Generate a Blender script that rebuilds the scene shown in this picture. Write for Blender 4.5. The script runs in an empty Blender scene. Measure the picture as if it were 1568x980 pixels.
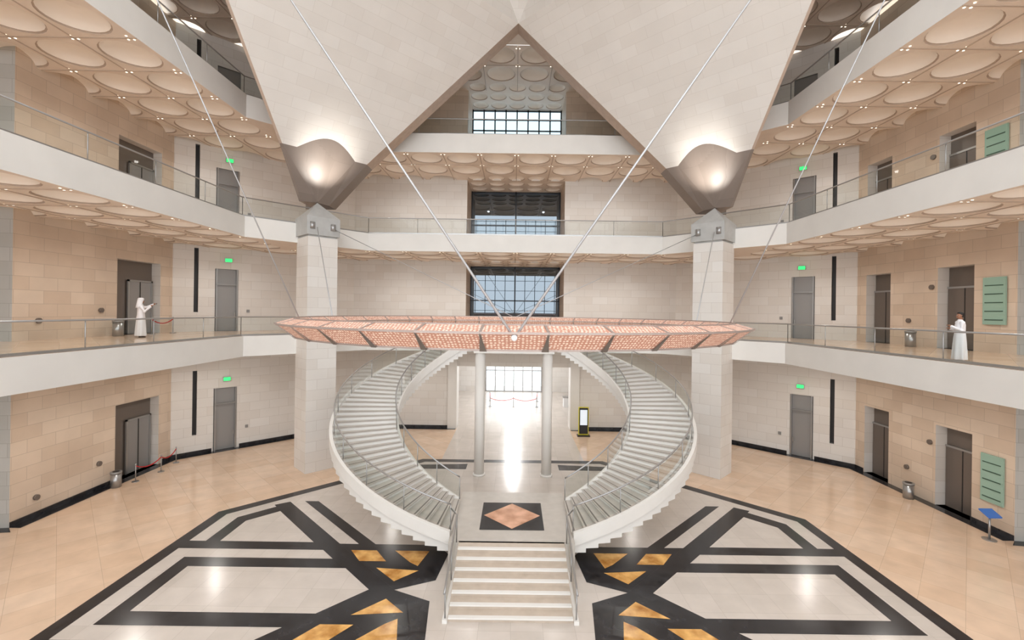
import bpy, bmesh, math, random
from mathutils import Vector, Matrix
random.seed(3)
H=9.85
def G(z): return z+H
F1,F2,F3,FC=G(-1.62),G(5.3),G(12.3),G(18.5)
S1,S2,S3=G(-2.8),G(4.1),G(10.98)

def lin(c):
    return tuple(((v/255)/12.92 if v/255<=0.04045 else ((v/255+0.055)/1.055)**2.4) for v in c)+(1,)
def newmat(n):
    m=bpy.data.materials.new(n); m.use_nodes=True
    nt=m.node_tree; return m,nt,nt.nodes['Principled BSDF']
def plain(n,c,rough=.5,metal=0,noise=0,nscale=3,emit=0,spec=.5):
    m,nt,b=newmat(n); b.inputs['Base Color'].default_value=lin(c)
    b.inputs['Roughness'].default_value=rough; b.inputs['Metallic'].default_value=metal
    b.inputs['Specular IOR Level'].default_value=spec
    if emit:
        b.inputs['Emission Color'].default_value=lin(c); b.inputs['Emission Strength'].default_value=emit
    if noise:
        no=nt.nodes.new('ShaderNodeTexNoise'); no.inputs['Scale'].default_value=nscale; no.inputs['Detail'].default_value=5
        tc=nt.nodes.new('ShaderNodeTexCoord'); nt.links.new(tc.outputs['Object'],no.inputs['Vector'])
        r=nt.nodes.new('ShaderNodeValToRGB')
        r.color_ramp.elements[0].position=.3; r.color_ramp.elements[1].position=.7
        a=lin(tuple(max(0,v-noise) for v in c)); bb=lin(tuple(min(255,v+noise*.6) for v in c))
        r.color_ramp.elements[0].color=a; r.color_ramp.elements[1].color=bb
        nt.links.new(no.outputs['Fac'],r.inputs['Fac']); nt.links.new(r.outputs['Color'],b.inputs['Base Color'])
    return m
def stone(n,c1,c2,mortar,w=1.3,h=.62,rough=.55,rot=0,nscale=.6,namt=.25,msize=.012,offset=.5,spec=.5):
    m,nt,b=newmat(n)
    uv=nt.nodes.new('ShaderNodeUVMap'); mp=nt.nodes.new('ShaderNodeMapping'); mp.inputs['Rotation'].default_value=(0,0,rot)
    nt.links.new(uv.outputs['UV'],mp.inputs['Vector'])
    br=nt.nodes.new('ShaderNodeTexBrick'); br.offset=offset
    br.inputs['Scale'].default_value=1; br.inputs['Brick Width'].default_value=w; br.inputs['Row Height'].default_value=h
    br.inputs['Mortar Size'].default_value=msize; br.inputs['Mortar Smooth'].default_value=.3
    br.inputs['Color1'].default_value=lin(c1); br.inputs['Color2'].default_value=lin(c2); br.inputs['Mortar'].default_value=lin(mortar)
    nt.links.new(mp.outputs['Vector'],br.inputs['Vector'])
    no=nt.nodes.new('ShaderNodeTexNoise'); no.inputs['Scale'].default_value=nscale; no.inputs['Detail'].default_value=6
    nt.links.new(mp.outputs['Vector'],no.inputs['Vector'])
    mr=nt.nodes.new('ShaderNodeMapRange'); mr.inputs['From Min'].default_value=.3; mr.inputs['From Max'].default_value=.7
    mr.inputs['To Min'].default_value=1-namt; mr.inputs['To Max'].default_value=1.0
    nt.links.new(no.outputs['Fac'],mr.inputs['Value'])
    mx=nt.nodes.new('ShaderNodeMix'); mx.data_type='RGBA'; mx.blend_type='MULTIPLY'; mx.inputs['Factor'].default_value=1
    nt.links.new(br.outputs['Color'],mx.inputs['A']); nt.links.new(mr.outputs['Result'],mx.inputs['B'])
    nt.links.new(mx.outputs['Result'],b.inputs['Base Color'])
    b.inputs['Roughness'].default_value=rough; b.inputs['Specular IOR Level'].default_value=spec
    return m
M={}
M['wall_w']=stone('limestone_white',(230,226,221),(223,217,210),(202,195,187),namt=.06,nscale=.4,msize=.009)
M['wall_b']=stone('limestone_beige',(226,208,189),(213,192,171),(188,170,152),namt=.14,nscale=.5,msize=.010)
M['wall_g']=stone('limestone_grey',(202,202,199),(190,190,186),(166,165,160),namt=.08,msize=.009)
M['pend']=stone('pendentive_limestone',(232,228,223),(227,222,216),(211,205,198),w=1.6,h=.6,namt=.05,msize=.007)
M['dark']=stone('bronze_stone',(138,126,118),(130,118,110),(112,101,94),w=3,h=3,rough=.42,namt=.08,msize=.005)
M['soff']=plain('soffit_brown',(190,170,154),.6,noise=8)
M['slab']=plain('white_fascia',(232,229,224),.6,noise=4,nscale=.7)
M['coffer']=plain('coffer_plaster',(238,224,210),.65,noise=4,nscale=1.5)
M['dish']=plain('coffer_dish_plaster_lit',(252,243,232),.6,noise=2,nscale=1.5)  # paler than the flats: the lit look of the dishes put into colour
M['dishr']=plain('coffer_rim_shade_and_ribs',(196,178,162),.6)  # shadow ring around each dish painted as a darker tone; also colours the ribs
M['floorp']=stone('floor_peach_marble',(238,211,186),(229,198,170),(206,180,155),w=1.2,h=1.2,rough=.15,rot=math.pi/4,nscale=1.2,namt=.14,msize=.008,offset=0)
M['floorl']=stone('floor_pale_marble',(218,209,201),(210,201,192),(192,183,174),w=1.0,h=1.0,rough=.2,rot=0,nscale=1.5,namt=.09,msize=.006,offset=0)
M['black']=plain('black_marble',(40,40,44),.22,noise=16,nscale=2.5)
M['yellow']=plain('ochre_marble',(230,168,90),.2,noise=60,nscale=1.7)
M['rust']=plain('rust_marble',(222,172,142),.2,noise=35,nscale=2)
M['steel']=plain('brushed_steel',(172,172,172),.3,.8)
M['cable']=plain('cable_steel',(186,186,188),.35,.5)
M['ringf']=plain('ring_frame_metal',(172,156,148),.4,.4)
M['doorg']=plain('grey_door',(152,151,150),.35,.3)
M['doord']=plain('bronze_door',(116,107,100),.35,.3)
M['slit']=plain('dark_slot',(46,44,44),.5)
M['winframe']=plain('dark_window_frame',(48,50,54),.4,.5)
M['tread']=plain('tread_stone',(196,190,182),.4,noise=6)
M['tan']=plain('entry_tread_stone',(204,190,175),.4,noise=8)
M['riser']=plain('riser_white',(234,232,228),.5)
M['nose']=plain('tread_strip',(116,110,104),.5)
M['conc']=plain('capital_concrete',(182,182,180),.5,noise=8,nscale=2)
M['exit']=plain('exit_green',(50,225,110),.5,emit=1.6)
M['lampe']=plain('downlight_lens',(255,244,225),.5,emit=3)
M['red']=plain('rope_red',(190,40,40),.7)
M['sign']=plain('sign_green_glass',(150,182,166),.25)
M['signl']=plain('sign_text',(50,80,66),.5)
M['skin']=plain('skin',(150,104,78),.5); M['hair']=plain('black_hair',(22,18,16),.6)
M['cloth']=plain('white_thobe',(236,236,240),.8); M['shoe']=plain('leather_sandal',(60,40,28),.6)
M['blackp']=plain('black_plastic',(25,25,27),.4); M['purple']=plain('purple_banner',(110,80,150),.6)
M['yel2']=plain('yellow_frame',(225,215,60),.5); M['screen']=plain('display_screen',(215,225,235),.3,emit=.6)
M['blue']=plain('blue_screen',(60,110,190),.3,emit=.1); M['white']=plain('white_paint',(238,238,238),.5)
def glassmat(n,fac,tint,rough=.02):
    m=bpy.data.materials.new(n); m.use_nodes=True; nt=m.node_tree; nt.nodes.clear()
    o=nt.nodes.new('ShaderNodeOutputMaterial'); mix=nt.nodes.new('ShaderNodeMixShader')
    t=nt.nodes.new('ShaderNodeBsdfTransparent'); t.inputs['Color'].default_value=tint
    g=nt.nodes.new('ShaderNodeBsdfGlossy'); g.inputs['Roughness'].default_value=rough
    lw=nt.nodes.new('ShaderNodeLayerWeight'); lw.inputs['Blend'].default_value=.25
    ma=nt.nodes.new('ShaderNodeMath'); ma.operation='MULTIPLY_ADD'; ma.inputs[1].default_value=.5; ma.inputs[2].default_value=fac
    nt.links.new(lw.outputs['Fresnel'],ma.inputs[0]); nt.links.new(ma.outputs[0],mix.inputs['Fac'])
    nt.links.new(t.outputs[0],mix.inputs[1]); nt.links.new(g.outputs[0],mix.inputs[2]); nt.links.new(mix.outputs[0],o.inputs['Surface'])
    return m
M['glass']=glassmat('balustrade_glass',.02,(.90,.94,.93,1))
M['wglass']=glassmat('clear_window_glass',.05,(.40,.50,.56,1))
M['eglass']=glassmat('entrance_glass',.05,(.7,.75,.76,1))
def mirrorglass():
    m=bpy.data.materials.new('dark_window_glass'); m.use_nodes=True; nt=m.node_tree; nt.nodes.clear()
    o=nt.nodes.new('ShaderNodeOutputMaterial'); mix=nt.nodes.new('ShaderNodeMixShader'); mix.inputs['Fac'].default_value=.22
    t=nt.nodes.new('ShaderNodeBsdfDiffuse'); t.inputs['Color'].default_value=(.02,.03,.04,1)
    g=nt.nodes.new('ShaderNodeBsdfGlossy'); g.inputs['Roughness'].default_value=.01; g.inputs['Color'].default_value=(.75,.88,1,1)
    nt.links.new(t.outputs[0],mix.inputs[1]); nt.links.new(g.outputs[0],mix.inputs[2]); nt.links.new(mix.outputs[0],o.inputs['Surface'])
    return m
M['dglass']=mirrorglass()
def lattice():
    m,nt,b=newmat('copper_lattice')
    tc=nt.nodes.new('ShaderNodeUVMap'); v=nt.nodes.new('ShaderNodeTexVoronoi'); v.inputs['Scale'].default_value=13
    v.inputs['Randomness'].default_value=.3
    nt.links.new(tc.outputs['UV'],v.inputs['Vector'])
    r=nt.nodes.new('ShaderNodeValToRGB'); r.color_ramp.elements[0].position=.28; r.color_ramp.elements[1].position=.42
    r.color_ramp.elements[0].color=lin((246,224,208)); r.color_ramp.elements[1].color=lin((196,142,120))
    nt.links.new(v.outputs['Distance'],r.inputs['Fac']); nt.links.new(r.outputs['Color'],b.inputs['Base Color'])
    nt.links.new(r.outputs['Color'],b.inputs['Emission Color']); b.inputs['Emission Strength'].default_value=.12
    b.inputs['Roughness'].default_value=.45
    return m
M['lattice']=lattice()

class MB:
    def __init__(s): s.v=[];s.f=[];s.m=[];s.sm=[];s.mats=[]
    def mi(s,k):
        if k not in s.mats: s.mats.append(k)
        return s.mats.index(k)
    def face(s,pts,k,smooth=False):
        b=len(s.v); s.v+= [tuple(p) for p in pts]; s.f.append(list(range(b,b+len(pts)))); s.m.append(s.mi(k)); s.sm.append(smooth)
    def hull8(s,p,k):
        for q in ((0,3,2,1),(4,5,6,7),(0,1,5,4),(1,2,6,5),(2,3,7,6),(3,0,4,7)): s.face([p[i] for i in q],k)
    def box(s,x0,x1,y0,y1,z0,z1,k):
        x0,x1=min(x0,x1),max(x0,x1)
        s.hull8([(x0,y0,z0),(x1,y0,z0),(x1,y1,z0),(x0,y1,z0),(x0,y0,z1),(x1,y0,z1),(x1,y1,z1),(x0,y1,z1)],k)
    def obox(s,c,ax,hx,hy,z0,z1,k):
        ca,sa=math.cos(ax),math.sin(ax); P=[]
        for z in (z0,z1):
            for a,b in ((-hx,-hy),(hx,-hy),(hx,hy),(-hx,hy)): P.append((c[0]+a*ca-b*sa,c[1]+a*sa+b*ca,z))
        s.hull8(P,k)
    def beam(s,p0,p1,w,h,k):
        p0=Vector(p0);p1=Vector(p1);d=(p1-p0).normalized(); up=Vector((0,0,1)) if abs(d.z)<.95 else Vector((0,1,0))
        t=d.cross(up).normalized()*w/2; u=t.cross(d).normalized()*h/2
        s.hull8([p0-t-u,p0+t-u,p1+t-u,p1-t-u,p0-t+u,p0+t+u,p1+t+u,p1-t+u],k)
    def tube(s,pts,r,k,n=8,rad=None,caps=True,smooth=True):
        pts=[Vector(p) for p in pts]; rings=[]
        for i,p in enumerate(pts):
            d=(pts[min(i+1,len(pts)-1)]-pts[max(i-1,0)]).normalized()
            up=Vector((0,0,1)) if abs(d.z)<.9 else Vector((0,1,0))
            t=d.cross(up).normalized(); u=t.cross(d).normalized(); rr=rad[i] if rad else r
            rings.append([p+(t*math.cos(2*math.pi*j/n)+u*math.sin(2*math.pi*j/n))*rr for j in range(n)])
        s.loft(rings,k,caps,smooth)
    def loft(s,rings,k,caps=True,smooth=True,closed=True):
        b=len(s.v); n=len(rings[0])
        for r in rings: s.v+=[tuple(p) for p in r]
        mi=s.mi(k)
        for i in range(len(rings)-1):
            for j in range(n if closed else n-1):
                a=b+i*n+j; c=b+i*n+(j+1)%n
                s.f.append([a,c,c+n,a+n]); s.m.append(mi); s.sm.append(smooth)
        if caps:
            s.f.append([b+j for j in range(n)][::-1]); s.m.append(mi); s.sm.append(False)
            e=b+(len(rings)-1)*n; s.f.append([e+j for j in range(n)]); s.m.append(mi); s.sm.append(False)
    def cyl(s,x,y,z0,z1,r,k,n=24,r1=None):
        r1=r if r1 is None else r1
        s.loft([[(x+rr*math.cos(2*math.pi*j/n),y+rr*math.sin(2*math.pi*j/n),z) for j in range(n)] for z,rr in ((z0,r),(z1,r1))],k)
    def ball(s,c,r,k,n=12,m=8):
        if not isinstance(r,(tuple,list)): r=(r,r,r)
        rings=[]
        for i in range(m+1):
            ph=-math.pi/2+math.pi*(i+.02 if i==0 else i-.02 if i==m else i)/m
            rings.append([(c[0]+r[0]*math.cos(ph)*math.cos(2*math.pi*j/n),c[1]+r[1]*math.cos(ph)*math.sin(2*math.pi*j/n),c[2]+r[2]*math.sin(ph)) for j in range(n)])
        s.loft(rings,k)
    def obj(s,name,parent=None,recalc=False):
        me=bpy.data.meshes.new(name); me.from_pydata(s.v,[],s.f)
        for k in s.mats: me.materials.append(M[k])
        me.polygons.foreach_set('material_index',s.m); me.polygons.foreach_set('use_smooth',s.sm)
        uv=me.uv_layers.new(name='UVMap'); me.update()
        for p in me.polygons:
            n=p.normal
            if abs(n.z)>.95: t=Vector((1,0,0)); b=Vector((0,1,0))
            else:
                t=Vector((0,0,1)).cross(n).normalized()
                if t.x<-1e-4 or (abs(t.x)<1e-4 and t.y<0): t=-t
                b=t.cross(n).normalized(); 
                if b.z<0:b=-b
            for li in p.loop_indices:
                co=me.vertices[me.loops[li].vertex_index].co; uv.data[li].uv=(co.dot(t),co.dot(b))
        o=bpy.data.objects.new(name,me); bpy.context.scene.collection.objects.link(o)
        if recalc:
            bm=bmesh.new(); bm.from_mesh(me); bmesh.ops.recalc_face_normals(bm,faces=bm.faces); bm.to_mesh(me); bm.free()
        if parent: o.parent=parent
        return o
def empty(name,loc=(0,0,0)):
    e=bpy.data.objects.new(name,None); e.location=loc; bpy.context.scene.collection.objects.link(e); return e

# ------------------------------------------------ walls
def wall(mb,p0,p1,z0,z1,ops,k,out,rev='wall_w'):  # white reveal default paints the lit look of the recess sides
    p0=Vector((*p0,0));p1=Vector((*p1,0)); L=(p1-p0).length; d=(p1-p0)/L; out=Vector((*out,0)).normalized()
    ss=sorted({0,L}|{o[0] for o in ops}|{o[1] for o in ops}); zs=sorted({z0,z1}|{o[2] for o in ops}|{o[3] for o in ops})
    P=lambda s,z,dp=0: p0+d*s+out*dp+Vector((0,0,z))
    for i in range(len(ss)-1):
        for j in range(len(zs)-1):
            sm=(ss[i]+ss[i+1])/2; zm=(zs[j]+zs[j+1])/2
            if any(o[0]<sm<o[1] and o[2]<zm<o[3] for o in ops): continue
            mb.face([P(ss[i],zs[j]),P(ss[i+1],zs[j]),P(ss[i+1],zs[j+1]),P(ss[i],zs[j+1])],k)
    for (a,b,c,e,dp,kb) in ops:
        for q in (((a,c),(a,e)),((b,c),(b,e)),((a,c),(b,c)),((a,e),(b,e))):
            mb.face([P(*q[0]),P(*q[1]),P(*q[1],dp),P(*q[0],dp)],rev)
        if kb: mb.face([P(a,c,dp),P(b,c,dp),P(b,e,dp),P(a,e,dp)],kb)
lev=(0.0,F1,F2,F3)
r2=math.sqrt(2)
mb=MB()
ops=[(25.4-20.1,28.5-20.1,z,z+4.3,.55,'doord') for z in lev]
wall(mb,(-22.2,20.1),(-22.2,29.5),0,FC,ops,'wall_b',(-1,0))
mb.face([(-22.2,20.1,0),(-26,19.6,0),(-26,19.6,FC),(-22.2,20.1,FC)],'wall_g')
mb.face([(-26,19.6,0),(-26,-8,0),(-26,-8,FC),(-26,19.6,FC)],'wall_g')
mb.obj('wall_left')
mb=MB()
ops=[]
for z in lev: ops+=[(26.9-20.1,28.75-20.1,z,z+4.2,.6,'doord'),(22.0-20.1,23.9-20.1,z,z+4.2,.6,'doord')]
wall(mb,(22.2,20.1),(22.2,29.5),0,FC,ops,'wall_b',(1,0))
mb.face([(22.2,20.1,0),(26,19.6,0),(26,19.6,FC),(22.2,20.1,FC)],'wall_g')
mb.face([(26,19.6,0),(26,-8,0),(26,-8,FC),(26,19.6,FC)],'wall_g')
mb.obj('wall_right')
for s,nm in ((-1,'wall_back_left_corner'),(1,'wall_back_right_corner')):
    mb=MB(); ops=[]
    for z in lev: ops+=[(2.35,3.75,z,z+4.3,.15,'doorg'),(1.15,1.4,z+1.3,z+5.6,.3,'slit')]
    wall(mb,(s*22.2,29.5),(s*13.5,38.2),0,FC,ops,'wall_w',(s,1),rev='doorg')
    mb.obj(nm)
mb=MB()
for s in (-1,1):
    for a,b,z0,z1,k in ((4.8,13.5,0,S1,'wall_w'),(4.1,13.5,S1,F3,'wall_w'),(4.1,13.5,F3,FC,'wall_b')):
        mb.face([(s*a,38.2,z0),(s*b,38.2,z0),(s*b,38.2,z1),(s*a,38.2,z1)],k)
    mb.face([(s*4.1,38.2,S1),(s*4.1,42,S1),(s*4.1,42,FC),(s*4.1,38.2,FC)],'wall_b')
mb.face([(-4.8,38.2,5.2),(4.8,38.2,5.2),(4.8,38.2,S1),(-4.8,38.2,S1)],'wall_w')
for z0,z1 in ((S1,F1),(S2,F2),(S3,F3)):
    mb.face([(-4.1,38.21,z0),(4.1,38.21,z0),(4.1,38.21,z1),(-4.1,38.21,z1)],'slab')
mb.obj('wall_back')
mb=MB()
for s in (-1,1):
    mb.box(s*4.75,s*5.5,38.0,39.4,0,6.6,'slab')
    mb.face([(s*4.8,39,0),(s*8,39,0),(s*8,39,5.2),(s*4.8,39,5.2)],'wall_w')
    mb.face([(s*8,39,0),(s*8,56,0),(s*8,56,5.2),(s*8,39,5.2)],'wall_w')
    mb.face([(s*3.4,56,0),(s*8,56,0),(s*8,56,5.2),(s*3.4,56,5.2)],'wall_w')
mb.face([(-3.4,56,4.2),(3.4,56,4.2),(3.4,56,5.2),(-3.4,56,5.2)],'wall_w')
mb.face([(-8,38.25,5.2),(8,38.25,5.2),(8,56,5.2),(-8,56,5.2)],'white')
mb.obj('wall_entrance_hall')
mb=MB()
for i in range(7):
    x=-3.4+i*6.8/6; mb.box(x-.06,x+.06,55.85,55.97,0,4.2,'doorg')
for z in (.06,2.6,4.12): mb.box(-3.4,3.4,55.88,55.97,z-.06,z+.06,'doorg')
mb.face([(-3.4,55.98,0),(3.4,55.98,0),(3.4,55.98,4.2),(-3.4,55.98,4.2)],'eglass')
mb.obj('door_entrance_glazed')
wn=1
for z0,z1 in ((F1,S2),(F2,S3),(F3,FC)):
    mb=MB(); top=z0==F3
    mb.face([(-4.1,41.95,z0),(4.1,41.95,z0),(4.1,41.95,z1),(-4.1,41.95,z1)],'wglass' if top else 'dglass')
    for x in ((-4.05,0,4.05) if not top else [-4.05+i*1.0125 for i in range(9)]): mb.box(x-.06,x+.06,41.8,41.94,z0,z1,'winframe')
    for z in (z0+.1,z0+2.6,z1-.1)+((z1-2.9,z1-1.9,z1-.9) if top else ()): mb.box(-4.1,4.1,41.8,41.93,z-.05,z+.05,'winframe')
    mb.obj('window_%d'%wn); wn+=1
# ------------------------------------------------ floor
mb=MB()
mb.face([(-27,-8,0),(27,-8,0),(27,38.2,0),(-27,38.2,0)],'floorp')
mb.face([(-8,38.2,0),(8,38.2,0),(8,60,0),(-8,60,0)],'floorl')
mb.face([(-4.7,30,.003),(4.7,30,.003),(4.7,38.2,.003),(-4.7,38.2,.003)],'floorl')
def uvp(pts,k,lz,both=True,svs=(1,-1)):
    for su in (1,-1):
        for sv in svs:
            P=[(su*u,16+sv*v,lz) for u,v in pts]
            if su*sv<0: P=P[::-1]
            mb.face(P,k)
a,c=13.7,5.7
oct_=[(a,-c),(a,c),(c,a),(-c,a),(-a,c),(-a,-c),(-c,-a),(c,-a)]
mb.face([(x,16+y,.003) for x,y in oct_],'floorl')
def octring(a0,c0,a1,c1,k,z):
    A=[(a0,-c0),(a0,c0),(c0,a0),(-c0,a0),(-a0,c0),(-a0,-c0),(-c0,-a0),(c0,-a0)]
    B=[(a1,-c1),(a1,c1),(c1,a1),(-c1,a1),(-a1,c1),(-a1,-c1),(-c1,-a1),(c1,-a1)]
    for i in range(8):
        j=(i+1)%8; mb.face([(A[i][0],16+A[i][1],z),(A[j][0],16+A[j][1],z),(B[j][0],16+B[j][1],z),(B[i][0],16+B[i][1],z)],k)
octring(14.15,5.95,13.6,5.7,'black',.006)
uvp([(13.6,2.6),(13.6,3.2),(7.95,3.2),(7.35,2.6)],'black',.006)
uvp([(12.9,2.6),(12.9,5.4),(11.4,6.9),(7.2,2.6)],'black',.0075)
uvp([(12.3,3.2),(12.3,5.05),(11.25,6.1),(8.35,3.2)],'floorl',.010)
uvp([(12.9,-1.95),(12.9,1.95),(6.05,1.95),(4.1,0),(6.05,-1.95)],'black',.006,svs=(1,))
uvp([(12.3,-1.3),(12.3,1.3),(6.3,1.3),(5.0,0),(6.3,-1.3)],'floorl',.010,svs=(1,))
uvp([(4.1,0),(11.3,7.2),(11.9,6.8),(5.1,0)],'black',.0085)
uvp([(4.9,1.6),(4.2,1.6),(9.9,7.3),(10.6,7.3)],'black',.0065)
uvp([(7.2,3.1),(3.1,3.1),(2.55,2.4),(2.75,.6),(4.1,0),(4.9,.8)],'black',.0095)
uvp([(6.55,2.6),(5.5,2.6),(4.9,1.8),(5.95,1.8)],'yellow',.013)
uvp([(4.75,2.6),(3.35,2.6),(3.6,1.5),(3.95,1.75)],'yellow',.013)
uvp([(5.15,1.35),(3.5,1.2),(4.25,.5)],'yellow',.013)
uvp([(2.9,12.3),(5.6,12.3),(6.1,13),(2.9,13.3)],'black',.007,svs=(1,))
for s in (-1,1):
    B=[(22.2,20.1),(22.2,29.5),(13.5,38.2),(4.8,38.2)]; I=[(21.7,20.1),(21.7,29.3),(13.3,37.7),(4.8,37.7)]
    for i in range(3):
        mb.face([(s*B[i][0],B[i][1],.006),(s*B[i+1][0],B[i+1][1],.006),(s*I[i+1][0],I[i+1][1],.006),(s*I[i][0],I[i][1],.006)],'black')
    mb.face([(s*26,19.6,.006),(s*22.2,20.1,.006),(s*21.7,19.7,.006),(s*26,19.1,.006)],'black')
mb.obj('floor')
for s,nm in ((-1,'left'),(1,'right')):
    mb=MB()
    for (x0,y0),(x1,y1) in (((22.17,20.1),(22.17,25.4)) if s<0 else ((22.17,20.1),(22.17,22)),((22.17,28.8),(22.17,29.5)),((22.17,29.47),(20.6,31.1)),((19.4,32.24),(13.5,38.16)),((13.5,38.17),(5.5,38.17))):
        mb.beam((s*x0,y0,.12),(s*x1,y1,.12),.04,.24,'black')
    mb.obj('baseboard_'+nm)
# ------------------------------------------------ gallery slabs
EDGE=[(-15.6,-6),(-15.6,26.2),(-10.2,31.6),(10.2,31.6),(15.6,26.2),(15.6,-6)]
for nm,zf,zs in (('floor_gallery_lower',F1,S1),('floor_gallery_middle',F2,S2),('floor_gallery_upper',F3,S3)):
    mb=MB()
    for s in (-1,1):
        for z,k in ((zf,'floorp'),)+(((zs,'slab'),) if zf==F1 else ()):
            mb.face([(s*15.6,-6,z),(s*26,-6,z),(s*26,26.2,z),(s*15.6,26.2,z)],k)
            mb.face([(s*15.6,26.2,z),(s*26,26.2,z),(s*26,38.2,z),(s*10.2,38.2,z),(s*10.2,31.6,z)],k)
    for z,k in ((zf,'floorp'),)+(((zs,'slab'),) if zf==F1 else ()):
        mb.face([(-10.2,31.6,z),(10.2,31.6,z),(10.2,38.2,z),(-10.2,38.2,z)],k)
        mb.face([(-4.1,38.2,z),(4.1,38.2,z),(4.1,42,z),(-4.1,42,z)],k)
    for i in range(5):
        p,q=EDGE[i],EDGE[i+1]
        mb.face([(*p,zs),(*q,zs),(*q,zf),(*p,zf)],'slab')
    if zf==F1:
        mb.box(-15.6,15.6,-6,.1,zs,zf,'slab')
    mb.obj(nm)
# coffers
def tile(mb,x0,y0,m,z,n=24,dep=.40):
    cx,cy=x0+m/2,y0+m/2; r=m*.43; dep*=m/2.6
    ang=[2*math.pi*j/n for j in range(n)]
    sq=[]
    for a in ang:
        c,s=math.cos(a),math.sin(a); k=m/2/max(abs(c),abs(s)); sq.append((cx+c*k,cy+s*k,z))
    R=lambda rr,zz:[(cx+rr*math.cos(a),cy+rr*math.sin(a),zz) for a in ang]
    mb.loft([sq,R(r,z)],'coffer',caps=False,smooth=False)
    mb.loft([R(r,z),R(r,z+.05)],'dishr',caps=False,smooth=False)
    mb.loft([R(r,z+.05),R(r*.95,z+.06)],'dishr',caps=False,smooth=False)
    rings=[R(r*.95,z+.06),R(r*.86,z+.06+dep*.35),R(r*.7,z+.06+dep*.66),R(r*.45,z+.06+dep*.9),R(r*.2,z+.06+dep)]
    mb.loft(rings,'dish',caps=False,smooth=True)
    mb.face(rings[-1],'dish')
LM=MB()
def disc(x,y,z,r=.042):
    LM.face([(x+r*math.cos(a*math.pi/4),y+r*math.sin(a*math.pi/4),z-.012) for a in range(8)],'lampe')
for nm,z in (('ceiling_gallery_lower',S2),('ceiling_gallery_middle',S3),('ceiling_gallery_upper',FC)):
    mb=MB(); m=2.6
    for s in (-1,1):
        for r_ in range(0,12):
            y=31.6-(r_+1)*m
            for c_ in range(3):
                x=15.6+c_*m
                if s<0: tile(mb,-x-m,y,m,z)
                else: tile(mb,x,y,m,z)
                for dx,dy in ((.12,.12),(-.12,.12),(0,-.14)): disc(s*(x+ (0.3 if c_==0 else 0))+dx,y+dy,z)
            mb.beam((s*15.6,y,z-.01),(s*22.2,y,z-.01),.05,.04,'dishr')
        for c_ in (1,2): mb.beam((s*(15.6+c_*m),.4,z-.01),(s*(15.6+c_*m),34,z-.01),.05,.04,'dishr')
        for r_ in range(2):
            for c_ in range(3):
                x=15.6+c_*m; y=31.6+r_*m
                tile(mb,-x-m if s<0 else x,y,m,z)
        mb.face([(s*15.6,26.2,z),(s*15.6,31.6,z),(s*10.2,31.6,z)],'coffer')
        mb.face([(s*15.6,-6,z+.01),(s*26,-6,z+.01),(s*26,.4,z+.01),(s*15.6,.4,z+.01)],'coffer')
        mb.face([(s*23.4,.4,z+.01),(s*26,.4,z+.01),(s*26,20.2,z+.01),(s*23.4,20.2,z+.01)],'coffer')
        for i in range(4):
            x=4.8+i*m
            tile(mb,s*x if s>0 else -x-m,36.8,m,z)
        mb.face([(s*4.1,36.8,z),(s*4.8,36.8,z),(s*4.8,38.3,z),(s*4.1,38.3,z)],'coffer')
    for i in range(12):
        for j in range(2):
            tile(mb,-15.6+i*m,31.6+j*m,m,z)
            for dx,dy in ((.12,.12),(-.12,.12),(0,-.14)): disc(-15.6+i*m+dx,31.6+j*m+dy+(.3 if j==0 else 0),z)
        mb.beam((-15.6+i*m,31.62,z-.01),(-15.6+i*m,38.1,z-.01),.05,.04,'dishr')
    mb.beam((-15.6,34.2,z-.01),(15.6,34.2,z-.01),.05,.04,'dishr')
    m2=8.2/5
    for i in range(5):
        for j in range(3): tile(mb,-4.1+i*m2,36.8+j*m2,m2,z)
    mb.face([(-4.1,36.8+3*m2,z),(4.1,36.8+3*m2,z),(4.1,42,z),(-4.1,42,z)],'coffer')
    if z==FC:
        for s in (-1,1):
            mb.face([(s*13.2,2,z+.01),(s*15.6,2,z+.01),(s*15.6,29.2,z+.01),(s*13.2,29.2,z+.01)],'coffer')
        mb.face([(-15.6,29.2,z+.012),(15.6,29.2,z+.012),(15.6,31.6,z+.012),(-15.6,31.6,z+.012)],'coffer')
    mb.obj(nm)
LM.obj('ceiling_downlights')
# ------------------------------------------------ railings
def railing(name,path,z,h=1.1):
    mb=MB()
    for (x0,y0),(x1,y1) in zip(path[:-1],path[1:]):
        mb.face([(x0,y0,z+.06),(x1,y1,z+.06),(x1,y1,z+h-.05),(x0,y0,z+h-.05)],'glass')
        mb.beam((x0,y0,z+.05),(x1,y1,z+.05),.05,.1,'steel')
        L=math.hypot(x1-x0,y1-y0); n=max(1,round(L/3.2))
        for i in range(n+1):
            t=i/n; x,y=x0+(x1-x0)*t,y0+(y1-y0)*t; mb.cyl(x,y,z,z+h,.02,'steel',6)
    mb.tube([(x,y,z+h) for x,y in path],.035,'steel',8)
    return mb.obj(name)
off=.18
E2=[(-15.6-off,-5.5),(-15.6-off,26.2+.07),(-10.2-.07,31.6+off),(10.2+.07,31.6+off),(15.6+off,26.2+.07),(15.6+off,-5.5)]
for zf in (F2,F3): railing('gallery_glass_railing',E2,zf)
railing('gallery_glass_railing',[E2[0],E2[1],E2[2],(-2.6,31.78)],F1)
railing('gallery_glass_railing',[(2.6,31.78),E2[3],E2[4],E2[5]],F1)
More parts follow.
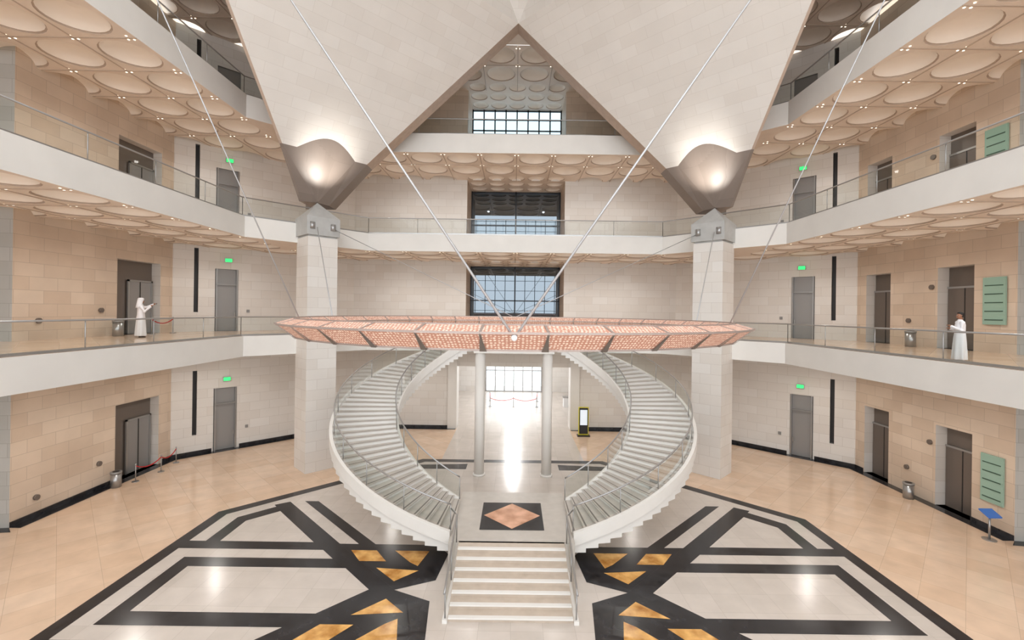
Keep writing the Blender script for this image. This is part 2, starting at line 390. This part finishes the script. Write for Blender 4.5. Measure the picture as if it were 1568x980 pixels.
# ------------------------------------------------ columns + pendentives
for s in (-1,1):
    mb=MB(); c=(s*12.35,28.35)
    mb.obox(c,math.pi/4,.9,.9,0,G(4.35),'wall_w')
    q=math.pi/4
    mb.obox(c,q,1.0,1.0,G(4.45),G(5.55),'conc'); mb.obox(c,q,.85,.85,G(4.35),G(4.45),'conc')
    top=(s*12.4,28.4,G(6.62)); B=[(c[0]+1.41*math.cos(a),c[1]+1.41*math.sin(a),G(5.55)) for a in (0,math.pi/2,math.pi,-math.pi/2)]
    for i in range(4): mb.face([B[i],B[(i+1)%4],top],'conc')
    for dx,dy in ((-s*1.1,-.3),(-s*.2,-1.15)):
        mb.cyl(c[0]+dx,c[1]+dy,G(4.8),G(5.2),.16,'steel',12)
    mb.obj('stone_column')
    def P(sv,q):
        z=5.85+.958*sv; x=-13.2+sv/2+q/r2; y=29.2-sv/2+q/r2
        return (s*(-x), y, G(z))
    mb=MB()
    arc=[(-1.75+3.5*i/16) for i in range(17)]
    arcp=[P(3.6+.8*math.cos(math.pi/2*a/1.75),a) for a in arc]
    L=(s*13.2,25.6,G(9.3)); R=(s*9.6,29.2,G(9.3)); A=(0,29.2,G(18.5)); Bp=(s*13.2,16,G(18.5))
    top1=[L]+arcp+[R]
    LL=(s*13.2,29.2-5.0,G(5.85+.958*5)); RR=(s*(13.2-5.0),29.2,G(5.85+.958*5))
    n=len(top1)
    for i in range(n-1):
        t0=i/(n-1); t1=(i+1)/(n-1)
        l0=[LL[k]+(RR[k]-LL[k])*t0 for k in range(3)]; l1=[LL[k]+(RR[k]-LL[k])*t1 for k in range(3)]
        mb.face([top1[i],top1[i+1],l1,l0],'pend')
    mb.face([LL,RR,A,Bp],'pend')
    T=(s*12.4,28.4,G(6.62)); Tl=(s*13.2,28.0,G(6.62)); Tr=(s*12.0,29.2,G(6.62))
    mb.face([L,arcp[0],T,Tl],'dark'); mb.face([arcp[-1],R,Tr,T],'dark')
    rings=[[tuple(T[k]+(p[k]-T[k])*f for k in range(3)) for p in arcp] for f in (.02,.25,.5,.75,1)]
    mb.loft(rings,'dark',caps=False,closed=False)
    d=1.1
    bk=lambda p:(p[0],p[1]+d,p[2])
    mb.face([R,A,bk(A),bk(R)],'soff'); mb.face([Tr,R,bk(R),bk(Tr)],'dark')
    sd=lambda p:(p[0]+s*.15,p[1],p[2])
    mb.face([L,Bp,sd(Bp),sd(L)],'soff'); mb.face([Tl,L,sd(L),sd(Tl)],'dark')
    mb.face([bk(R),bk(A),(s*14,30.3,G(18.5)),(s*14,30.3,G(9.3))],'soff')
    mb.face([bk(R),bk(Tr),(s*14,30.3,G(6.62)),(s*14,30.3,G(9.3))],'dark')
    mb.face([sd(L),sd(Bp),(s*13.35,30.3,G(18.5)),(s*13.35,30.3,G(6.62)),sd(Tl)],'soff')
    mb.obj('stone_pendentive')
mb=MB()
V=[(0,29.2),(-13.2,16),(0,2.8),(13.2,16)]
O=[(9.5*math.cos(math.radians(67.5+45*k)),16+9.5*math.sin(math.radians(67.5+45*k))) for k in range(8)]
Z0,Z1,Z2=FC,G(25),G(36)
for k in range(4):
    v=V[k]; w=V[(k+1)%4]
    o0=O[2*k]; o1=O[2*k+1]; o2=O[(2*k+2)%8]
    mb.face([(*v,Z0),(*o0,Z1),(*o1,Z1)],'pend')
    mb.face([(*v,Z0),(*w,Z0),(*o2,Z1),(*o1,Z1)],'pend')
for k in range(8):
    o0=O[k];o1=O[(k+1)%8]
    f=lambda o:(o[0]*.25,16+(o[1]-16)*.25,Z2)
    mb.face([(*o0,Z1),(*o1,Z1),f(o1),f(o0)],'pend')
mb.obj('ceiling_dome')
# ------------------------------------------------ ring chandelier
cy=16.0
ch=empty('ring_chandelier',(0,cy,0))
mb=MB(); fr=MB(); N=36
sec=[(7.47,-.41),(7.0,-.27),(6.72,-.45),(7.0,-.77)]
def rp(i,k,sh=0):
    a=2*math.pi*(i+sh+.5)/N-math.pi/2; r,z=sec[k]; return Vector((r*math.cos(a),r*math.sin(a),G(z)))
for i in range(N):
    for k in range(4):
        a0=rp(i,k);a1=rp(i+1,k);b0=rp(i,(k+1)%4);b1=rp(i+1,(k+1)%4)
        mb.face([a0,a1,b1,b0],'lattice')
        fr.beam(a0,a1,.045,.045,'ringf')
        fr.beam(a0,b0,.05,.03,'ringf')
    a=rp(i,3,0);c0=rp(i,0)
    l=rp(i,3,-.06);r_=rp(i,3,.06)
    n=Vector((a.x,a.y,0)).normalized()*.03+Vector((0,0,-.03))
    fr.face([l+n,r_+n,c0+n*.6],'doord')
mb.obj('lattice_panels',ch); fr.obj('ring_frame',ch)
cb=MB()
CB=[((0,cy-7.4,G(-.5)),(-13.2,16,FC)),((0,cy-7.4,G(-.5)),(13.2,16,FC))]
for s in (-1,1):
    CB+=[((s*7.2,cy-.8,G(-.3)),(s*13.2,12.7,G(15.3))),
         ((s*7.0,cy+1.5,G(-.3)),(s*11.9,27.3,G(4.9)))]
for i,(p,q) in enumerate(CB): cb.tube([(p[0],p[1]-cy,p[2]),(q[0],q[1]-cy,q[2])],.026 if i<2 else .022,'cable',6)
for s in (-1,1):
    cb.tube([(0,7.0,G(-.3)),(s*11.3,12.2,G(4.95))],.02,'cable',6)
cb.ball((0,-7.45,G(-.5)),.06,'white'); cb.obj('suspension_cables',ch)
# ------------------------------------------------ front stair + landing
mb=MB(); rz=1.1/7
for i in range(7):
    y0=14.4+.4*i
    mb.box(-2.0,2.0,y0,17.3,rz*i,rz*(i+1)-.03,'tan')
    mb.box(-2.0,2.0,y0-.03,17.3 if i==6 else y0+.45,rz*(i+1)-.03,rz*(i+1),'tan')
    mb.box(-1.98,1.98,y0-.045,y0+.09,rz*(i+1)-.05,rz*(i+1)+.005,'riser')
mb.box(-2.4,2.4,17.2,22,0,1.1,'tread')
mb.face([(-1.3,18.2,1.106),(1.3,18.2,1.106),(1.3,20.8,1.106),(-1.3,20.8,1.106)],'black')
mb.face([(-1.2,19.5,1.11),(0,18.3,1.11),(1.2,19.5,1.11),(0,20.7,1.11)],'rust')
for s in (-1,1):
    p=[(s*2.08,14.2,1.0),(s*2.08,14.5,1.1),(s*2.08,17.2,2.15),(s*2.35,17.6,2.2)]
    mb.tube(p,.035,'steel'); 
    mb.face([(s*2.08,14.4,.15),(s*2.08,17.2,1.2),(s*2.08,17.2,2.1),(s*2.08,14.4,1.05)],'glass')
    for y,z in ((14.4,0),(15.8,.5),(17.2,1.1)): mb.cyl(s*2.08,y,z,z+1.05,.025,'steel',8)
    mb.box(s*2.0,s*2.16,14.3,17.2,0,.12,'riser')
mb.obj('entry_staircase')
NS=44
for s in (-1,1):
    st=empty('curved_staircase',(s*2.4,24.6,0))
    Ri,Ro=3.8,6.8; z0=1.1; dz=(F1-z0)/NS
    def pt(r,t,z):
        th=math.radians(-90-180*t); x=r*math.cos(th)
        return ((x if s<0 else -x), r*math.sin(th), z)
    mb=MB()
    for i in range(NS):
        t0=i/NS;t1=(i+1)/NS; zt=z0+dz*(i+1); zb=max(0,zt-.75)
        a=[pt(Ri,t0,0),pt(Ro+.12,t0,0),pt(Ro+.12,t1,0),pt(Ri,t1,0)]
        Q=lambda z:[(p[0],p[1],z) for p in a]
        mb.hull8(Q(zb)+Q(zt-.03),'riser')
        n0=t0-.003
        b=[pt(Ri,n0,0),pt(Ro,n0,0),pt(Ro,t1,0),pt(Ri,t1,0)]
        mb.hull8([(p[0],p[1],zt-.03) for p in b]+[(p[0],p[1],zt) for p in b],'tread')
        g=[pt(Ri+.1,t0+.0008,zt+.004),pt(Ro-.1,t0+.0008,zt+.004),pt(Ro-.1,t0+.0042,zt+.004),pt(Ri+.1,t0+.0042,zt+.004)]
        mb.face(g,'nose')
    K=66
    for r0,r1 in ((Ri-.1,Ri),(Ro+.05,Ro+.2)):
        rings=[]
        for i in range(K+1):
            t=i/K; z=z0+(F1-z0)*t
            rings.append([pt(r0,t,max(0,z-.3)),pt(r1,t,max(0,z-.3)),pt(r1,t,z+.2),pt(r0,t,z+.2)])
        mb.loft(rings,'slab',smooth=False)
    mb.obj('steps_and_stringers',st)
    mb=MB()
    for r in (Ri+.03,Ro-.03):
        rings=[];hr=[]
        for i in range(K+1):
            t=i/K; z=z0+(F1-z0)*t+.15
            rings.append([pt(r,t,z+.1),pt(r,t,z+.92)]); hr.append(pt(r,t,z+1.02))
        mb.loft(rings,'glass',caps=False,closed=False)
        mb.tube(hr,.035,'steel',8)
        for i in range(0,K+1,6):
            t=i/K; z=z0+(F1-z0)*t+.1; mb.tube([pt(r,t,z),pt(r,t,z+1.05)],.022,'steel',6)
    mb.obj('balustrade',st)
mb=MB()
mb.box(-2.4,2.4,27.0,31.6,S1+.3,F1,'slab')
mb.obj('stair_bridge')
for s in (-1,1):
    mb=MB(); mb.cyl(s*2.02,27.35,0,S1+.3,.3,'slab',32); mb.cyl(s*2.02,27.35,0,.12,.36,'slab',32); mb.obj('round_column')
railing('bridge_glass_railing',[(-2.3,27.1),(2.3,27.1)],F1)
# ------------------------------------------------ rear north window (behind camera)
mb=MB()
for i in range(27):
    x=-26+2*i; mb.box(x-.06,x+.06,-8.1,-7.9,0,FC,'winframe')
for i in range(15): mb.box(-26,26,-8.08,-7.92,i*2-.04,i*2+.04,'winframe')
mb.obj('window_great_north')
# ------------------------------------------------ wall fittings
for z in lev[:3]:
    mb=MB(); 
    mb.box(-22.72,-22.65,26.7,28.3,z,z+3.1,'doorg'); mb.box(-22.65,-22.62,27.48,27.52,z,z+3.1,'slit')
    mb.box(-22.68,-22.6,26.6,26.7,z,z+3.2,'steel'); mb.box(-22.68,-22.6,28.3,28.4,z,z+3.2,'steel'); mb.box(-22.68,-22.6,26.6,28.4,z+3.1,z+3.2,'steel')
    mb.obj('door_lift')
    for (a,b) in ((26.95,28.7),(22.05,23.85)):
        mb=MB(); mb.box(22.7,22.78,a,b,z,z+3.1,'doord'); mb.box(22.68,22.7,(a+b)/2-.02,(a+b)/2+.02,z,z+3.1,'slit'); mb.box(22.66,22.78,a,b,z+3.1,z+3.2,'steel'); mb.obj('door_lift')
    mb=MB(); mb.box(22.1,22.17,20.5,21.5,z+1.3,z+3.5,'sign')
    for i in range(5): mb.box(22.08,22.1,20.6,21.4,z+3.1-i*.4,z+3.14-i*.4,'signl')
    mb.obj('directory_sign')
    for s in (-1,1):
        t=1.7+.5; x=22.2-t-.12; y=29.5+t-.12
        mb=MB(); mb.obox((s*x,y),s*-math.pi/4,.2,.04,z+4.8,z+5.02,'exit'); mb.obox((s*(x+.04),y+.04),s*-math.pi/4,.23,.03,z+4.77,z+5.05,'steel'); mb.obj('exit_sign')
        mb=MB()
        for t in (1.72,2.6): mb.obox((s*(22.2-t-.02),29.5+t-.02),s*-math.pi/4,.04,.05,z,z+4.3,'steel')
        mb.obox((s*(22.2-2.16-.02),29.5+2.16-.02),s*-math.pi/4,.66,.05,z+3.2,z+3.25,'steel'); mb.obox((s*(22.2-2.5-.05),29.5+2.5-.05),s*-math.pi/4,.03,.03,z+1.0,z+1.3,'steel')
        mb.obj('door_service')
        mb=MB(); t=3.1; mb.obox((s*(22.2-t-.03),29.5+t-.03),s*-math.pi/4,.09,.03,z+1.3,z+1.5,'doorg'); mb.obj('call_button_panel')
        for y,dz in ((21.2,.9),(24.4,1.4)) if s<0 else ((25.6,1.4),(24.2,3.2)):
            mb=MB(); mb.tube([(s*22.2,y,z+dz),(s*22.1,y,z+dz)],.13,'doord',14); mb.obj('wall_call_point')
def bin_(x,y,z):
    mb=MB(); mb.cyl(x,y,z,z+.75,.24,'steel',24); mb.cyl(x,y,z+.75,z+.85,.26,'doorg',24); mb.cyl(x,y,z+.85,z+.86,.16,'blackp',24); mb.obj('litter_bin')
bin_(-21.6,24.8,0); bin_(-21.6,24.8,F1); bin_(21.5,24.7,0); bin_(21.5,24.7,F1)
def ropes(pts,z):
    mb=MB()
    for x,y in pts: mb.cyl(x,y,z,z+.03,.17,'steel',16); mb.cyl(x,y,z+.03,z+.95,.025,'steel',8); mb.ball((x,y,z+.97),.045,'steel',8,6)
    for (x0,y0),(x1,y1) in zip(pts[:-1],pts[1:]):
        mb.tube([(x0+(x1-x0)*t,y0+(y1-y0)*t,z+.88-.25*4*t*(1-t)) for t in [i/8 for i in range(9)]],.03,'red',6)
    mb.obj('rope_barrier')
ropes([(-21.2,25.6),(-21,27.2),(-21.3,28.8)],0); ropes([(-21.2,26.6),(-21.3,28.4)],F1)
ropes([(-2.4,47),(0,47),(2.4,47)],0); ropes([(-2.4,47.3),(-2.6,50)],0); ropes([(2.4,47.3),(2.6,50)],0)
mb=MB(); mb.box(5.1,5.9,38.6,38.75,.1,2.3,'yel2'); mb.box(5.16,5.84,38.55,38.6,.2,2.25,'blackp'); mb.box(5.22,5.78,38.53,38.55,.9,2.1,'screen'); mb.box(5.0,6.0,38.4,38.9,0,.1,'blackp')
mb.v=[(x+.1,y-2.4,z) for x,y,z in mb.v]
mb.obj('display_kiosk')
mb=MB(); mb.box(-6.6,-5.9,46,46.08,.2,2.2,'purple'); mb.box(-6.5,-6.0,45.9,46.2,0,.2,'steel'); mb.obj('roll_up_banner')
mb=MB(); mb.box(5.2,7.2,47,47.8,0,1.0,'white'); mb.box(5.1,7.3,46.9,47.9,1.0,1.06,'steel'); mb.obj('reception_desk')
mb=MB(); mb.cyl(21.2,20.2,0,.03,.25,'steel'); mb.cyl(21.2,20.2,.03,1.1,.04,'steel'); mb.hull8([(20.9,19.95,1.05),(21.5,19.95,1.05),(21.5,20.4,1.25),(20.9,20.4,1.25),(20.9,19.95,1.1),(21.5,19.95,1.1),(21.5,20.4,1.3),(20.9,20.4,1.3)],'blue'); mb.obj('info_stand')
for s in (-1,1):
    mb=MB(); x=s*14.9;y=35.7
    mb.obox((x,y),-s*math.pi/4,.75,.28,.38,.46,'white'); mb.obox((x,y),-s*math.pi/4,.6,.2,0,.38,'doorg'); mb.obj('bench')
# ------------------------------------------------ people
def person(name,loc,rot,armR,armL,ghutra,phone=None):
    e=empty(name,loc); e.rotation_euler=(0,0,rot)
    mb=MB(); n=28; rings=[]
    prof=[(.07,.26,.21,0),(.3,.25,.20,0),(.6,.235,.185,0),(.9,.215,.165,0),(1.08,.195,.145,0),(1.22,.205,.145,0),(1.34,.215,.14,.005),(1.42,.195,.12,.01),(1.47,.13,.10,.01),(1.52,.068,.07,.0),(1.55,.062,.066,0)]
    for z,rx,ry,yo in prof:
        k=max(0,(1.1-z))*.03
        rings.append([((rx+k*math.cos(6*a))*math.cos(a),yo+(ry+k*math.cos(7*a+1))*math.sin(a),z) for a in [2*math.pi*j/n for j in range(n)]])
    mb.loft(rings,'cloth')
    for arm in (armR,armL):
        mb.tube(arm,.05,'cloth',12,rad=[.078,.062,.052]); 
        for p,r in zip(arm,(.08,.064,.053)): mb.ball(p,r,'cloth')
    o=mb.obj('thobe',e,recalc=True)
    md=o.modifiers.new('r','REMESH'); md.mode='VOXEL'; md.voxel_size=.016; md.use_smooth_shade=True
    sm=o.modifiers.new('s','SMOOTH'); sm.iterations=4
    for i,arm in enumerate((armR,armL)):
        mb=MB(); w=Vector(arm[2]); d=(w-Vector(arm[1])).normalized(); side=d.cross(Vector((0,0,1)));
        if side.length<.1: side=Vector((1,0,0))
        side.normalize(); nn=side.cross(d).normalized()
        mb.tube([w-d*.02,w+d*.04,w+d*.09],.03,'skin',10,rad=[.026,.036,.034])
        for f,ln in zip((-1.5,-.5,.5,1.5),(.06,.075,.08,.066)):
            b=w+d*.085+side*f*.019; m_=b+d*ln*.6-nn*.006; t_=m_+d*ln*.5-nn*.025
            mb.tube([b,m_,t_],.009,'skin',8,rad=[.0095,.0088,.007])
        b=w+d*.03+side*.03; mb.tube([b,b+d*.03+side*.025,b+d*.065+side*.03],.01,'skin',8,rad=[.012,.0105,.008])
        mb.obj('hand_%d'%(i+1),e)
    mb=MB(); rings=[]
    for z,rx,ry,yo in [(1.5,.058,.06,.01),(1.56,.056,.06,.012),(1.585,.045,.06,-.02),(1.60,.058,.082,-.012),(1.635,.068,.092,-.006),(1.675,.074,.096,0),(1.72,.077,.1,.004),(1.76,.072,.094,.008),(1.79,.055,.075,.01),(1.81,.025,.035,.01)]:
        rings.append([(rx*math.cos(a),yo+ry*math.sin(a),z) for a in [2*math.pi*j/20 for j in range(20)]])
    mb.loft(rings,'skin')
    mb.tube([(0,-.095,1.7),(0,-.112,1.665),(0,-.095,1.655)],.01,'skin',8,rad=[.006,.014,.01])
    for s in (-1,1):
        mb.ball((s*.078,.01,1.68),(.012,.02,.032),'skin',8,6); mb.ball((s*.028,-.09,1.695),(.012,.008,.007),'white',8,6); mb.ball((s*.028,-.097,1.695),(.005,.004,.005),'blackp',6,4)
        mb.tube([(s*.015,-.098,1.713),(s*.045,-.09,1.713)],.004,'hair',6)
    mb.tube([(-.025,-.092,1.625),(0,-.1,1.622),(.025,-.092,1.625)],.005,'rust',6)
    mb.obj('head',e)
    mb=MB()
    if ghutra:
        rings=[]
        for z,rx,ry,yo,gap in [(1.825,.02,.03,.01,0),(1.815,.06,.08,.01,0),(1.78,.085,.108,.012,0),(1.72,.093,.114,.02,.3),(1.65,.105,.11,.035,.6),(1.56,.14,.115,.045,.7),(1.45,.2,.12,.06,.8),(1.36,.2,.13,.065,.9)]:
            rings.append([(rx*math.cos(a),yo+ry*math.sin(a),z) for a in [-math.pi/2+gap+(2*math.pi-2*gap)*j/24 for j in range(25)]])
        mb.loft(rings,'cloth',caps=False,closed=False)
        mb.tube([(.09*math.cos(a),.012+.113*math.sin(a),1.77) for a in [2*math.pi*j/20 for j in range(21)]],.011,'cloth',6)
        o=mb.obj('ghutra',e); so=o.modifiers.new('t','SOLIDIFY'); so.thickness=.008
    else:
        rings=[]
        for z,rx,ry,yo in [(1.62,.06,.05,.05),(1.66,.076,.07,.04),(1.71,.082,.085,.03),(1.755,.081,.1,.012),(1.79,.068,.088,.01),(1.815,.04,.05,.01),(1.825,.01,.01,.01)]:
            rings.append([(rx*math.cos(a),yo+ry*math.sin(a),z) for a in [2*math.pi*j/20 for j in range(20)]])
        mb.loft(rings,'hair'); mb.obj('hair',e)
    mb=MB()
    for s in (-1,1):
        mb.loft([[(s*.09+w*math.cos(a),y+l*math.sin(a),z) for a in [2*math.pi*j/14 for j in range(14)]] for z,w,l,y in ((0,.045,.13,-.05),(.03,.046,.13,-.05),(.07,.036,.08,-.02),(.12,.035,.05,.03))],'shoe')
    mb.obj('sandals',e)
    if phone:
        mb=MB(); x,y,z=phone; mb.box(x-.075,x+.075,y-.005,y+.005,z-.04,z+.04,'blackp'); mb.obj('phone',e)
    return e
p=person('man_in_thobe_with_ghutra',(-19.7,24.0,F1),math.radians(130),[(-.19,0,1.42),(-.30,-.12,1.2),(-.2,-.33,1.42)],[(.19,0,1.42),(.3,-.2,1.38),(.26,-.44,1.52)],True,(.2,-.57,1.56))
p.scale=(1.14,1.14,1.14)
p=person('man_in_thobe',(16.35,16.7,F1),math.radians(-115),[(-.19,0,1.42),(-.27,.0,1.13),(-.1,-.24,1.2)],[(.19,0,1.42),(.27,-.05,1.14),(.06,-.25,1.28)],False)
# ------------------------------------------------ lights
def light(t,name,loc,e,color=(1,1,1),**k):
    l=bpy.data.lights.new(name,t); l.energy=e; l.color=color
    for a,b in k.items(): setattr(l,a,b)
    o=bpy.data.objects.new(name,l); o.location=loc; bpy.context.scene.collection.objects.link(o); return o
def aim(o,t): o.rotation_euler=(Vector(t)-o.location).to_track_quat('-Z','Y').to_euler()
for s in (-1,1):
    o=light('SPOT','capital_uplight',(s*10.6,26.6,G(6.2)),950,(1,.95,.87),spot_size=math.radians(75),spot_blend=1,shadow_soft_size=.1)
    aim(o,(s*11.6,27.6,G(9.4)))
for z in (S1,S2,S3):
    for s in (-1,1):
        for y in (10,16,22,28):
            o=light('SPOT','gallery_downlight',(s*18.2,y,z-.08),300,(1,.95,.89),spot_size=math.radians(160),spot_blend=.6,shadow_soft_size=.12)
    for x in (-9,-3,3,9):
        o=light('SPOT','gallery_downlight',(x,34.2,z-.08),260,(1,.96,.91),spot_size=math.radians(160),spot_blend=.6,shadow_soft_size=.12)
for y in (42,48,53): 
    light('POINT','entrance_fill_light',(0,y,4.8),420,(1,1,1),shadow_soft_size=.3)  # added fill points without fixtures, to overexpose the entrance floor
w=bpy.data.worlds.new('sky'); bpy.context.scene.world=w; w.use_nodes=True
bg=w.node_tree.nodes['Background']; bg.inputs[0].default_value=(.95,.975,1,1); bg.inputs[1].default_value=3.0
# ------------------------------------------------ camera
cam=bpy.data.cameras.new('camera'); co=bpy.data.objects.new('camera',cam); bpy.context.scene.collection.objects.link(co)
cam.lens=16.0; cam.sensor_width=36; cam.shift_x=-4/1568; cam.shift_y=-13/1568; cam.clip_start=.05; cam.clip_end=300
co.matrix_world=Matrix.Translation((0,0,H))@Matrix.Rotation(math.pi/2,4,'X')@Matrix.Rotation(math.radians(.75),4,'Z')
bpy.context.scene.camera=co
bpy.context.scene.view_settings.view_transform='Standard'
try:
    import os
    src=open(__file__).read() if '__file__' in globals() else ''
    print('SELF',len(src))
except Exception as ex: print('noself',ex)
